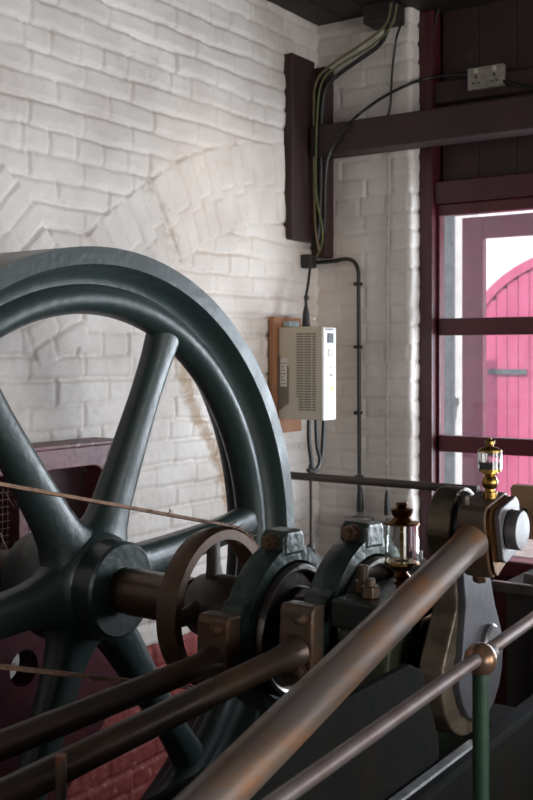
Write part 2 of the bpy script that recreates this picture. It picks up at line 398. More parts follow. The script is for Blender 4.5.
# ------------------------------------------------------------------ outside
struct('ground', MB().box(-14, 9, YT+.15, 16, ZF-.25, ZF-.15), PAVE)
mb = MB(); mb.box(-14, 9, 10.0, 10.3, ZF-.15, 5.2)
yard = struct('wall_outside', mb, OUTW)
mb = MB(); mb.box(-4.2, -2.86, 6.6, 6.75, ZF-.15, 3.0)
struct('wall_outside_return', mb, OUTW)
def gate(cx, w, zs, rise, label):
    g = thing('arched_gate', label, 'gate', (cx, 9.98, ZF-.15))
    n = 22
    for i in range(n):
        x0 = cx-w/2+i*w/n; xm = x0+w/n/2
        top = zs+rise*math.sqrt(max(0, 1-((xm-cx)/(w/2))**2))
        b = MB().box(x0+.004, x0+w/n-.004, 9.93, 9.98, ZF-.15, top).build('board', PINKD, g)
    ring = []
    for k in range(25):
        t = PI*k/24; ring.append((t))
    out = [(cx-(w/2+.09)*math.cos(t), zs+(rise+.09)*math.sin(t)) for t in ring]; inn = [(cx-(w/2+.0)*math.cos(t), zs+(rise+.0)*math.sin(t)) for t in ring]
    MB().prism(out+inn[::-1], 9.90, 9.99, 'y').build('arch_moulding', PINKD, g)
    MB().box(cx-w/2+.15, cx-w/2+.55, 9.90, 9.925, -.19, -.14).build('hinge_strap', DRAIN, g)
gate(-3.0, 2.5, .114, .86, 'faded pinkish red arched boarded gate across the yard beyond the window')
d = thing('drainpipe', 'grey cast drainpipe running down the white wall outside the window', 'pipe', (-2.985, 6.5, ZF-.15))
MB().cyl((-2.985, 6.5, ZF-.15), (-2.985, 6.5, 2.0), .052).build('pipe', DRAIN, d)
for z in (-.34, 1.2): MB().cyl((-2.985, 6.5, z), (-2.985, 6.5, z+.06), .062).box(-3.03, -2.94, 6.54, 6.6, z+.01, z+.05).build('collar', DRAIN, d)

# ------------------------------------------------------------------ maroon beam, wall plate, corner post
b = MB().box(XL+.045, XR, YB-.14, YB-.03, .803, .925)
tag(b.build('wall_beam', MAROOND, bevel=.006), 'heavy dark maroon beam running across the white back wall and timber panelling', 'beam')
p = MB().box(XL-.01, XL+.035, 3.49, 3.66, .46, 1.20)
p = p.build('wall_plate', MAROOND, bevel=.006); tag(p, 'upright maroon timber plate fixed to the left brick wall near the corner', 'timber')
tag(MB().box(XL+.02, XL+.075, 3.675, 3.745, .40, 1.18).build('corner_post', MAROOND, bevel=.004), 'narrow dark upright timber tucked into the room corner behind the cables', 'timber')
tag(MB().box(-2.02, -1.89, 3.62, 3.73, 1.30, ZC).build('ceiling_bracket', CEIL, bevel=.005), 'dark timber block under the ceiling where the cables drop', 'timber')

# ------------------------------------------------------------------ electric socket on the timber rail
s = thing('double_socket', 'grey metal double electric socket on the maroon rail above the beam', 'socket', (-1.585, YT-.03, 1.02))
mb = MB().box(-1.658, -1.512, YT-.060, YT-.031, 1.025, 1.111); fp = mb.build('face_plate', SOCK, s, bevel=.004)
for cx in (-1.622, -1.548):
    sw = MB().box(cx-.008+.0, cx+.008, YT-.065, YT-.059, 1.086, 1.104).build('switch', SWW, fp, bevel=.001)
    h = MB().box(cx-.004, cx+.004, YT-.0615, YT-.0595, 1.066, 1.078)
    h.box(cx-.015, cx-.006, YT-.0615, YT-.0595, 1.046, 1.051); h.box(cx+.006, cx+.015, YT-.0615, YT-.0595, 1.046, 1.051)
    h.build('pin_holes', CABLE, fp)

# ------------------------------------------------------------------ cables
def cable(name, pts, r, m, label, cat='cable', group=None, n=6, seg=8):
    return tag(MB().tube(smoothpath(pts, n), r, seg).build(name, m), label, cat, group)
def bw(px, py, y=3.70):        # a point on the plane y = const, found from where the photo shows it
    u = (px-266.5)/1050; dx = -math.sin(YAW)+math.cos(YAW)*u; dy = math.cos(YAW)+math.sin(YAW)*u
    k = y/dy; return (dx*k, y, (355-py)/1050*k)
def lw(px, py, x=XL+.03):
    u = (px-266.5)/1050; dx = -math.sin(YAW)+math.cos(YAW)*u; dy = math.cos(YAW)+math.sin(YAW)*u
    k = x/dx; return (x, dy*k, (355-py)/1050*k)
cable('power_cable', [bw(394, 2, 3.66), bw(390, 22, 3.65), bw(380, 44, 3.66), bw(356, 62, 3.68), bw(338, 75, 3.69), bw(325, 90, 3.65), bw(321, 130, 3.645), bw(320.5, 190, 3.645), bw(318, 240, 3.65)], .0095, CABLE,
      'thick black cable sweeping from the ceiling down the room corner')
cable('power_cable', [bw(391, 3, 3.62), bw(386, 24, 3.62), bw(365, 42, 3.62), bw(335, 62, 3.63), bw(317, 80, 3.62), bw(313.5, 110, 3.62), bw(314, 180, 3.62), bw(315, 225, 3.62), bw(319, 250, 3.63)], .0055, CABLEY,
      'olive brown cable following the sweep of the thick black one')
cable('power_cable', [bw(397, 4, 3.60), bw(391, 26, 3.60), bw(371, 46, 3.60), bw(341, 64, 3.60), bw(322, 82, 3.59), bw(317, 120, 3.59), bw(316, 190, 3.59), bw(322, 226, 3.60), bw(322, 244, 3.63), bw(316, 258, 3.65)], .0045, CABLEG,
      'thin green and yellow earth wire among the corner cables')
cable('power_cable', [bw(402, 22, 3.69), bw(396, 40, 3.715), bw(392, 75, 3.722), bw(390, 108, 3.722), bw(385, 122, 3.722)], .005, CABLE,
      'thin black cable hanging down the pier above the beam')
cable('power_cable', [bw(533, 88, 3.80), bw(470, 75, 3.81), bw(430, 78, 3.79), bw(405, 86, 3.70), bw(380, 99, 3.71), bw(357, 116, 3.68), bw(348, 125, 3.585), bw(342, 133, 3.585), bw(331, 150, 3.585), bw(326, 172, 3.585), bw(324.5, 230, 3.64)], .006, CABLE,
      'black cable crossing the brick pier from the socket rail to the corner')
cable('power_cable', [bw(441, 0, 3.83), bw(434, 30, 3.83), bw(434, 70, 3.83)], .005, CABLE, 'black cable dropping down the timber beside the brick pier')
cable('telephone_wire', [bw(389, 130, 3.735), bw(388, 200, 3.728), bw(387, 300, 3.728), bw(387, 400, 3.728), bw(387, 492, 3.72)], .003, WHITEP,
      'thin white painted wire running straight down the brick pier', seg=6)
# black conduit with clips
co = thing('conduit', 'black conduit bending out of the corner and down the white back wall', 'conduit', bw(359, 505, 3.715))
MB().tube(smoothpath([bw(312, 263, 3.70), bw(330, 261.5, 3.705), bw(346, 259, 3.71), bw(354, 262, 3.712), bw(358, 271, 3.712), bw(358.5, 290, 3.712), bw(359, 380, 3.712), bw(359.5, 490, 3.712)], 8), .0082, 10).build('tube', CABLE, co)
for q in ((334, 261), (358, 284), (358, 347), (358, 413), (359, 477)):
    x, y, z = bw(*q, 3.712); MB().box(x-.016, x+.012, y-.010, y+.018, z-.007, z+.007).build('clip', CABLE, co, bevel=.002)
x, y, z = bw(360, 487, 3.712); MB().lathe([(0, .009), (-.03, .013), (-.085, .016), (-.10, .014)], (x, y, z), 'z', 12).build('gland', CABLE, co)
x, y, z = bw(387, 490, 3.71); tag(MB().lathe([(0, .004), (-.02, .009), (-.085, .013), (-.10, .012)], (x, y, z), 'z', 12).build('cable_gland', CABLE), 'black tapered cable end below the white painted wire', 'cable gland')
for q, w, lab in (((360, 522), .085, 'small grey electrical box on the back wall under the black conduit'), ((389, 528), .10, 'small grey electrical box on the back wall under the thin wire')):
    x, y, z = bw(*q, 3.70); t = thing('junction_box', lab, 'electrical box', (x, 3.74, z-.06))
    MB().box(x-w/2, x+w/2, 3.665, 3.745, z-.07, z+.02).build('enclosure', GREYBOX, t, bevel=.004)
    MB().box(x-w/2-.004, x+w/2+.004, 3.655, 3.668, z+.004, z+.024).build('lid', GREYBOX, t, bevel=.002)
    MB().cyl((x, 3.70, z+.02), (x, 3.70, z+.04), .014, seg=6, smooth=False).build('gland_nut', STEELG, t)
# dark box in the corner where the conduit begins
x, y, z = lw(307, 263, -2.27); tag(MB().box(XL, XL+.05, y-.005, y+.045, z-.02, z+.035).build('corner_box', CABLE, bevel=.004), 'small black box in the corner where the cables end', 'electrical box')
# cable to the inverter
k = thing('supply_cable', 'short black cable running down from the corner into the inverter top', 'cable', lw(307, 330, -2.2))
MB().tube(smoothpath([lw(310, 268, -2.24), lw(308, 285, -2.22), lw(306, 298, -2.21), lw(306.5, 312, -2.20)], 6), .0055, 8).build('wire', CABLE, k)
a = Vector(lw(306, 305, -2.20)); MB().lathe([(0, .006), (-.03, .013), (-.07, .015), (-.085, .018)], a, 'z', 12).build('gland', CABLE, k)
a = Vector(lw(306.5, 298, -2.21)); MB().lathe([(.01, .010), (-.008, .010)], a, 'z', 10).build('collar', CABLE, k)

# ------------------------------------------------------------------ inverter on its board
bd = MB().box(XL+.006, XL+.03, 3.365, 3.565, -.305, .148); tag(bd.build('mounting_board', BOARD, bevel=.002), 'brown plywood board on the left wall behind the inverter', 'board')
dr = thing('inverter_drive', 'beige and white wall mounted motor inverter with louvred side', 'inverter', (XL+.03, 3.40, -.27))
bx0, bx1, by0, by1, bz0, bz1 = XL+.032, -2.06, 3.392, 3.482, -.247, .108
MB().box(bx0, bx1-.012, by0, by1, bz0, bz1).build('housing', DRIVEB, dr, bevel=.006)
fc = MB().box(bx1-.012, bx1, by0-.001, by1+.001, bz0-.001, bz1-.003).build('front_cover', DRIVEW, dr, bevel=.004)
v = MB()
for r in range(30):
    z = bz0+.035+r*(bz1-bz0-.055)/30
    for (a, b) in ((.085, .117), (.121, .151), (.157, .172)):
        if r < 5 and a < .1: a += .01
        v.box(bx0+a, bx0+b, by0-.0012, by0+.003, z, z+.0052)
v.build('vent_slots', GREYD, dr)
v = MB()
for r in (24, 23, 22, 21, 20, 19, 18, 14, 6): 
    z = bz0+.035+r*(bz1-bz0-.055)/30; v.box(bx0+.147, bx0+.156, by0-.0018, by0, z, z+.005)
MB().prism([(bx0+.001, bz0+.03), (bx0+.05, bz0+.06), (bx0+.05, bz0+.20), (bx0+.001, bz0+.25)], by0-.0015, by0, 'y').build('side_recess', GREYD, dr)
rl = MB().box(bx0+.012, bx0+.042, by0-.003, by0-.001, bz0+.125, bz0+.235).build('rating_label', LABELW, dr)
v = MB()
for r in range(7): v.box(bx0+.016, bx0+.038-(r % 3)*.004, by0-.0036, by0-.0028, bz0+.135+r*.013, bz0+.138+r*.013)
v.build('label_print', INK, rl)
MB().box(bx1-.001, bx1+.004, by0+.025, by0+.065, bz1-.062, bz1-.025).build('display', DARKG, fc, bevel=.001)
v = MB()
for i, w in enumerate((.010, .004, .008, .008, .006, .008)): v.box(bx1, bx1+.0012, by0+.010+i*.010, by0+.010+i*.010+w*.8, bz1-.014, bz1-.008)
v.build('printed_name', INK, fc)
MB().lathe([(0, .018), (.004, .017)], (bx1-.001, by0+.045, bz1-.10), 'x', 24).build('keypad_dial', LABELW, fc)
MB().lathe([(0, .004), (.002, .004)], (bx1-.001, by0+.05, bz1-.155), 'x', 12).build('indicator', DARKG, fc)
MB().box(bx1-.001, bx1+.002, by0+.045, by0+.062, bz1-.187, bz1-.181).build('small_slot', INK, fc)
MB().prism([(by0+.045, bz1-.245), (by0+.067, bz1-.245), (by0+.056, bz1-.222)], bx1-.001, bx1+.0018, 'x').build('warning_triangle', YEL, fc)
for zz in (-.045, -.085): MB().lathe([(0, .009), (.012, .008)], (bx1-.018, by1, bz1+zz), 'y', 12).build('side_knob', CABLE, dr)
tag(MB().box(XL+.031, XL+.06, 3.43, 3.50, bz1+.004, bz1+.024).build('printed_card', BLUEL, bevel=.001), 'pale blue printed card fixed to the board above the inverter', 'card')
lo = bz0
tg = 'loose black cables below the inverter'
for (q, r, lab) in (([(309, 415), (309, 440), (311, 458), (312, 468)], .0085, 'left black cable running straight down from under the inverter'),
                  ([(316, 414), (317, 445), (320, 460), (316, 470), (310, 466)], .008, 'middle black cable looping back under the inverter'),
                  ([(324, 414), (323, 440), (321, 462), (314, 472), (308, 470)], .0085, 'right black cable curling in a loop under the inverter')):
    pts = [lw(a, bb, -2.13) for a, bb in q]; pts[0] = (pts[0][0], pts[0][1], lo-.002)
    cable('motor_cable', pts, r, CABLE, lab, group=tg)
x, y, z = lw(311, 470, -2.13)
st = thing('pull_rod', 'thin dark vertical rod hanging below the inverter cables', 'rod', (x, y, -.80))
MB().cyl((x, y, z), (x, y, -.72), .0065, seg=10).build('rod', PIPEK, st)
MB().lathe([(0, .010), (.01, .016), (.03, .016), (.04, .008)], (x, y, -.76), 'z', 12).build('knob', PIPEK, st)
bxx = thing('terminal_box', 'grey metal terminal box on a post behind the first strap', 'electrical box', (x, y, ZF))
MB().box(x-.05, x+.06, y-.08, y+.05, -.86, -.775).build('enclosure', GREYBOX, bxx, bevel=.004)
MB().cyl((x, y, ZF), (x, y, -.86), .02).build('post', PIPEK, bxx)

# ------------------------------------------------------------------ handrail in front of the back wall
h = thing('barrier_rail', 'long dark iron rail running level in front of the white back wall', 'rail', (-1.5, 3.3, ZF))
MB().cyl((XL+.01, 3.3, -.452), (-1.40, 3.3, -.452), .0145, seg=16).build('bar', PIPEK, h)
MB().cyl((-1.41, 3.3, ZF), (-1.41, 3.3, -.448), .0145, seg=16).build('post', PIPEK, h)

# ------------------------------------------------------------------ right-hand background: board, bench
w = thing('timber_board', 'brown timber board across the window with a dark eye bolt', 'board', (-1.3, 3.70, -.57))
MB().prism([(-1.43, -.485), (-1.42, -.472), (-.3, -.472), (-.3, -.665), (-1.415, -.665)], 3.66, 3.70, 'y').build('plank', WOOD, w, bevel=.003)
MB().lathe([(0, .012), (-.03, .010), (-.032, .016), (-.05, .016)], (-1.375, 3.66, -.565), 'y', 12).build('eye_bolt', CABLE, w)
MB().box(-.36, -.30, 3.70, 3.75, ZF, -.50).build('support', WOOD, w)
bn = thing('workbench', 'dark steel workbench with bright top edges beyond the crank', 'bench', (-1.0, 3.25, ZF))
MB().box(-1.20, -.2, 2.96, 3.35, -.70, -.685).build('worktop', BENCHK, bn, bevel=.003)
MB().box(-1.21, -.2, 2.94, 2.96, -.70, -.668).build('front_lip', STEELB, bn, bevel=.003)
MB().box(-1.14, -.2, 3.02, 3.04, -.685, -.652).build('back_lip', STEELB, bn, bevel=.003)
MB().box(-1.18, -.2, 2.99, 3.55, ZF, -.70).build('cabinet', BENCHK, bn, bevel=.004)
MB().box(-1.1, -.72, 2.975, 2.99, -1.4, -.76).build('door', BLACKG, bn, bevel=.004)

# ------------------------------------------------------------------ wall box with iron frame in the left wall, outboard bearing
AX, AZ = 1.67, -.50                 # crankshaft axis: y and z
def rrect(y0, y1, z0, z1, r, n=5, flip=False):
    P = []
    for (cy, cz, a0) in ((y1-r, z1-r, 0), (y0+r, z1-r, PI/2), (y0+r, z0+r, PI), (y1-r, z0+r, 3*PI/2)):
        for k in range(n+1): a = a0+PI/2*k/n; P.append((cy+r*math.cos(a), cz+r*math.sin(a)))
    return P
def frame_x(mb, outer, inner, x0, x1):
    n = len(outer)
    A = [(x0, *p) for p in outer]; B = [(x1, *p) for p in outer]; C = [(x1, *p) for p in inner]; D = [(x0, *p) for p in inner]
    return mb.rings([A, B, C, D], loop=True, smooth=False)
wb = thing('wall_box', 'red oxide cast iron frame with rounded openings set in the left wall', 'wall box', (XL, 1.9, -.80))
frame_x(MB(), rrect(2.04, 2.405, -.80, -.270, .01), rrect(2.075, 2.345, -.74, -.330, .05), XL+.01, XL+.10).build('frame', IRONRED, wb, bevel=.004)
frame_x(MB(), rrect(1.30, 2.04, -.80, -.270, .01), rrect(1.37, 2.005, -.74, -.330, .05), XL+.01, XL+.10).build('frame', IRONRED, wb, bevel=.004)
MB().box(XL+.0, XL+.112, 1.29, 2.412, -.270, -.257).build('top_flange', IRONRED, wb, bevel=.003)
MB().box(XL+.006, XL+.012, 1.35, 2.36, -.76, -.31).build('lining', DARKIN, wb)
for (yy, zz) in ((2.378, -.30), (2.378, -.70)): MB().lathe([(0, .009), (.008, .009), (.011, .005)], (XL+.10, yy, zz), 'x', 10).build('rivet', IRONRED, wb)
gm = MB()
for i in range(24): gm.cyl((XL+.06, 1.62+i*.019, -.70), (XL+.06, 1.62+i*.019, -.36), .0012, seg=4)
for i in range(17): gm.cyl((XL+.062, 1.60, -.36-i*.02), (XL+.062, 2.06, -.36-i*.02), .0012, seg=4)
random.seed(4)
for i in range(26):
    y = random.uniform(1.8, 2.05); z = random.uniform(-.42, -.36); gm.tube(smoothpath([(XL+.066, y, z), (XL+.09, y+random.uniform(-.06, .06), z-.12), (XL+.07, y+random.uniform(-.1, .1), z-random.uniform(.2, .28))], 3), .0014, 4)
gm.build('wire_mesh', MESHW, wb)
# outboard bearing pedestal below it
op = thing('outboard_pedestal', 'deep red cast iron pedestal with round holes behind the flywheel', 'pedestal', (-2.05, AX, ZF))
def circ(cy, cz, r, n=24): return [(cy+r*math.cos(2*PI*k/n), cz+r*math.sin(2*PI*k/n)) for k in range(n)]
def plate_holes(name, outline, holes, x0, x1, m, parent, bevel=.004):
    """flat casting with true through-holes: triangulated fill then solidified"""
    bm = bmesh.new(); es = []
    for loop in [outline]+holes:
        vs = [bm.verts.new((x0, a, b)) for a, b in loop]
        es += [bm.edges.new((vs[i], vs[(i+1) % len(vs)])) for i in range(len(vs))]
    bmesh.ops.triangle_fill(bm, use_beauty=True, use_dissolve=True, edges=es)
    r = bmesh.ops.extrude_face_region(bm, geom=list(bm.faces))
    bmesh.ops.translate(bm, verts=[g for g in r['geom'] if isinstance(g, bmesh.types.BMVert)], vec=(x1-x0, 0, 0))
    mb = MB(); bm.verts.index_update(); mb.add([v.co for v in bm.verts], [[v.index for v in f.verts] for f in bm.faces]); bm.free()
    return mb.build(name, m, parent, bevel=0)
plate_holes('side_frame', [(1.25, ZF), (2.0, ZF), (2.02, -1.2), (2.22, -1.0), (2.27, -.93), (2.26, -.85), (2.20, -.72), (2.0, -.62), (1.48, -.62), (1.40, -.76), (1.25, -.95)],
            [circ(1.885, -.81, .048), circ(1.62, -1.06, .07)], -2.12, -2.05, PEDRED, op)
MB().box(-2.24, -1.93, 1.46, 1.88, -.62, -.585).build('bearing_seat', PEDRED, op, bevel=.006)
MB().lathe([(-2.18, .052), (-2.18, .085), (-1.98, .085), (-1.98, .052)], (0, AX, AZ), 'x', 36, loop=True).build('bearing_shell', STEELD, op)
MB().prism([(1.49, -.585), (1.85, -.585), (1.80, -.52), (1.765, -.50)]+[(AX+.0855*math.cos(q), AZ+.0855*math.sin(q)) for q in np.linspace(0, -PI, 17)]+[(1.54, -.52)], -2.15, -2.005, 'x').build('cap_block', PEDRED, op, bevel=.006)

# ------------------------------------------------------------------ flywheel
fw = thing('flywheel', 'large dark green cast iron flywheel with six spokes against the white wall', 'flywheel', (-1.65, AX, AZ-.725))
XM = -1.65
BX = .030                            # the rounded inner bead and the spokes sit a little towards the near face
bead = [(BX+.036*math.cos(t)*1.15, .626+.037*math.sin(t)) for t in np.linspace(math.radians(48), math.radians(-228), 22)]
prof = [(.10, .731), (.10, .694), (.094, .688), (.078, .682), (.066, .672), (.060, .662)]+bead+[(.0, .664), (-.03, .672), (-.070, .680), (-.094, .688), (-.10, .694), (-.10, .731)]
rim = MB().lathe([(XM+a, r) for a, r in prof], (0, AX, AZ), 'x', 160, loop=True).build('rim', GREEN, fw)
hp = [(.138, .048), (.138, .096), (.133, .102), (.085, .103), (.078, .112), (.066, .122), (.03, .130), (-.05, .130), (-.10, .105), (-.13, .10), (-.13, .048)]
MB().lathe([(XM+a, r) for a, r in hp], (0, AX, AZ), 'x', 72, loop=True).build('hub', GREEN, fw)
for k in range(6):
    a = math.radians((5.5, 64.5, 124.5, 185, 247.5, 306)[k]); c, s_ = math.cos(a), math.sin(a)
    rs = [.095, .115, .14, .18, .25, .35, .45, .52, .555, .585, .628]
    wa = [.085, .066, .054, .047, .043, .039, .036, .037, .039, .043, .046]
    wb_ = [.050, .046, .042, .038, .036, .033, .031, .032, .033, .034, .034]
    R = []
    for r, A_, B_ in zip(rs, wa, wb_):
        ring = []
        for j in range(28):
            t = 2*PI*j/28; ca, sa = math.cos(t), math.sin(t)
            e = .8; px = math.copysign(abs(ca)**e, ca)*A_; pb = math.copysign(abs(sa)**e, sa)*B_
            ring.append((XM+BX+pb, AX+r*c-px*s_, AZ+r*s_+px*c))
        R.append(ring)
    MB().rings(R).build('spoke', GREEN, fw)

# ------------------------------------------------------------------ crankshaft
PY_, PZ_ = 1.60, -.278               # crank pin
cs = thing('crankshaft', 'dark steel crankshaft ending in a polished crank web', 'crankshaft', (-1.3, AX, AZ-.1))
MB().lathe([(-2.20, .046), (-.700, .046)], (0, AX, AZ), 'x', 40).build('shaft', STEELD, cs)
MB().lathe([(-1.975, .047), (-1.975, .062), (-1.93, .062), (-1.93, .047)], (0, AX, AZ), 'x', 36, loop=True).build('collar', STEELD, cs)
MB().lathe([(-1.49, .0465), (-1.49, .049), (-1.32, .049), (-1.32, .0465)], (0, AX, AZ), 'x', 36, loop=True).build('sleeve', IRONB, cs)
# web outline in the y-z plane: round pin boss, waist, round shaft boss, counterweight tail
D = Vector((PY_-AX, PZ_-AZ)); Ln = D.length; e = D/Ln; pn = Vector((-e.y, e.x))
def W(a, b): q = Vector((AX, AZ))+e*a+pn*b; return (q.x, q.y)
ol = []
for k in range(15): t = math.radians(100-200*k/14); ol.append(W(Ln+.062*math.cos(t), .062*math.sin(t)))
ol += [W(Ln-.05, -.056), W(.12, -.050), W(.08, -.052)]
for k in range(19): t = math.radians(-60-240*k/18); ol.append(W(.0+.112*math.cos(t), .048+.112*math.sin(t)))
ol += [W(.09, .105), W(.12, .070), W(Ln-.05, .056)]
MB().prism(ol, -.744, -.702, 'x', smooth=True).build('crank_web', TURNED, cs, bevel=.004)
fl = []
for k in range(13): t = math.radians(95-190*k/12); fl.append(W(Ln+.050*math.cos(t), .050*math.sin(t)))
fl += [W(.13, -.044), W(.06, -.050)]
for k in range(13): t = math.radians(-70-220*k/12); fl.append(W(.098*math.cos(t), .030+.092*math.sin(t)))
fl += [W(.05, .096), W(.12, .060)]
MB().prism(fl, -.7025, -.690, 'x', smooth=True).build('web_face', WEBG, cs, bevel=.002)
MB().lathe([(-.70, .033), (-.682, .033), (-.678, .029)], (0, AX-.004, AZ+.016), 'x', 32).build('shaft_end', STEELG, cs)
MB().lathe([(-.692, .028), (-.622, .028)], (0, PY_, PZ_), 'x', 36).build('crank_pin', STEELB, cs)
MB().lathe([(-.6235, .030), (-.622, .0315), (-.606, .0315), (-.604, .030)], (0, PY_, PZ_), 'x', 48).build('pin_cap', STEELG, cs)

# ------------------------------------------------------------------ small belt pulley
pl = thing('belt_pulley', 'small rust brown spoked belt pulley on the shaft beside the flywheel hub', 'pulley', (-1.27, AX, AZ-.155))
MB().lathe([(-1.292, .133), (-1.292, .152), (-1.27, .156), (-1.246, .152), (-1.246, .133), (-1.254, .130), (-1.284, .130)], (0, AX, AZ), 'x', 96, loop=True).build('rim', PULR, pl)
MB().lathe([(-1.30, .048), (-1.30, .060), (-1.285, .064), (-1.24, .064), (-1.20, .060), (-1.195, .056), (-1.195, .048)], (0, AX, AZ), 'x', 48, loop=True).build('hub', PULG, pl)
for k in range(4):
    a = math.radians(92+90*k); c, s_ = math.cos(a), math.sin(a); R = []
    for r, A_ in ((.056, .026), (.08, .020), (.11, .017), (.124, .020), (.134, .028)):
        R.append([(-1.269+.011*math.sin(t), AX+r*c-A_*math.cos(t)*s_, AZ+r*s_+A_*math.cos(t)*c) for t in [2*PI*j/16 for j in range(16)]])
    MB().rings(R).build('spoke', PULG, pl)
# belt: two runs up to a small governor pulley out of sight, meeting round the pulley
GY, GZ, GR = -.10, .005, .085
BXC = -1.269
rA = .160
def tangent(sgn):
    dx, dz = GY-AX, GZ-AZ; L = math.hypot(dx, dz); ang = math.atan2(dz, dx)
    b_ = math.acos((rA-GR)/L); th = ang+sgn*b_
    return th
t1, t2 = tangent(-1), tangent(1)
path = []
n = 40; a0, a1 = t2, t1+2*PI if t1 < t2 else t1
p_ = []
for k in range(n+1):
    t = t1-(t1-(t2-2*PI))*k/n if t1 > t2-2*PI else t1
    p_.append((AX+rA*math.cos(t), AZ+rA*math.sin(t)))
q_ = []
for k in range(21):
    t = t2-(t2-t1)*k/20
    q_.append((GY+GR*math.cos(t), GZ+GR*math.sin(t)))
loop_ = p_+[tuple(Vector(p_[-1]).lerp(Vector(q_[0]), i/30)) for i in range(1, 30)]+q_+[tuple(Vector(q_[-1]).lerp(Vector(p_[0]), i/30)) for i in range(1, 30)]
bt = thing('drive_belt', 'frayed brown leather belt stretched edge-on across the flywheel spokes', 'belt', (-1.25, .8, -.6))
R = []
for i, (y, z) in enumerate(loop_):
    a, b_ = Vector(loop_[i-1]), Vector(loop_[(i+1) % len(loop_)]); t = (b_-a).normalized(); nn = Vector((-t.y, t.x))*.0028
    w1 = .016+random.uniform(-.0012, .0012)
    R.append([(BXC-w1, y-nn.x, z-nn.y), (BXC+w1, y-nn.x, z-nn.y), (BXC+w1, y+nn.x, z+nn.y), (BXC-w1, y+nn.x, z+nn.y)])
MB().rings(R, loop=True, smooth=False).build('band', BELTM, bt)
fr = MB(); random.seed(11)
for i in range(70):
    j = random.randrange(len(loop_)); y, z = loop_[j]
    y2, z2 = loop_[(j+1) % len(loop_)]; f_ = random.random(); y += (y2-y)*f_; z += (z2-z)*f_
    dn = random.choice((-1, 1)); ln = random.uniform(.003, .008) if random.random() < .95 else random.uniform(.04, .07)*1
    if ln > .03: dn = -1
    fr.tube(smoothpath([(BXC+.016, y, z), (BXC+.018, y+random.uniform(-.01, .01), z+dn*ln*.5), (BXC+.019, y+random.uniform(-.02, .02), z+dn*ln)], 2), .0013, 4)
tag(fr.build('frayed_threads', BELTM, bt), kind='stuff')
# the pulley it runs round, off to the left of the photo
gp = thing('governor_pulley', 'small iron pulley on a post turned by the leather belt', 'pulley', (-1.25, GY, ZF))
MB().lathe([(-1.28, .012), (-1.28, .081), (-1.22, .081), (-1.22, .012)], (0, GY, GZ), 'x', 48, loop=True).build('wheel', IRONB, gp)
MB().cyl((-1.40, GY, GZ), (-1.20, GY, GZ), .0115).build('spindle', STEELG, gp)
MB().cyl((-1.37, GY, ZF), (-1.37, GY, GZ+.03), .03).build('post', GREEN2, gp)

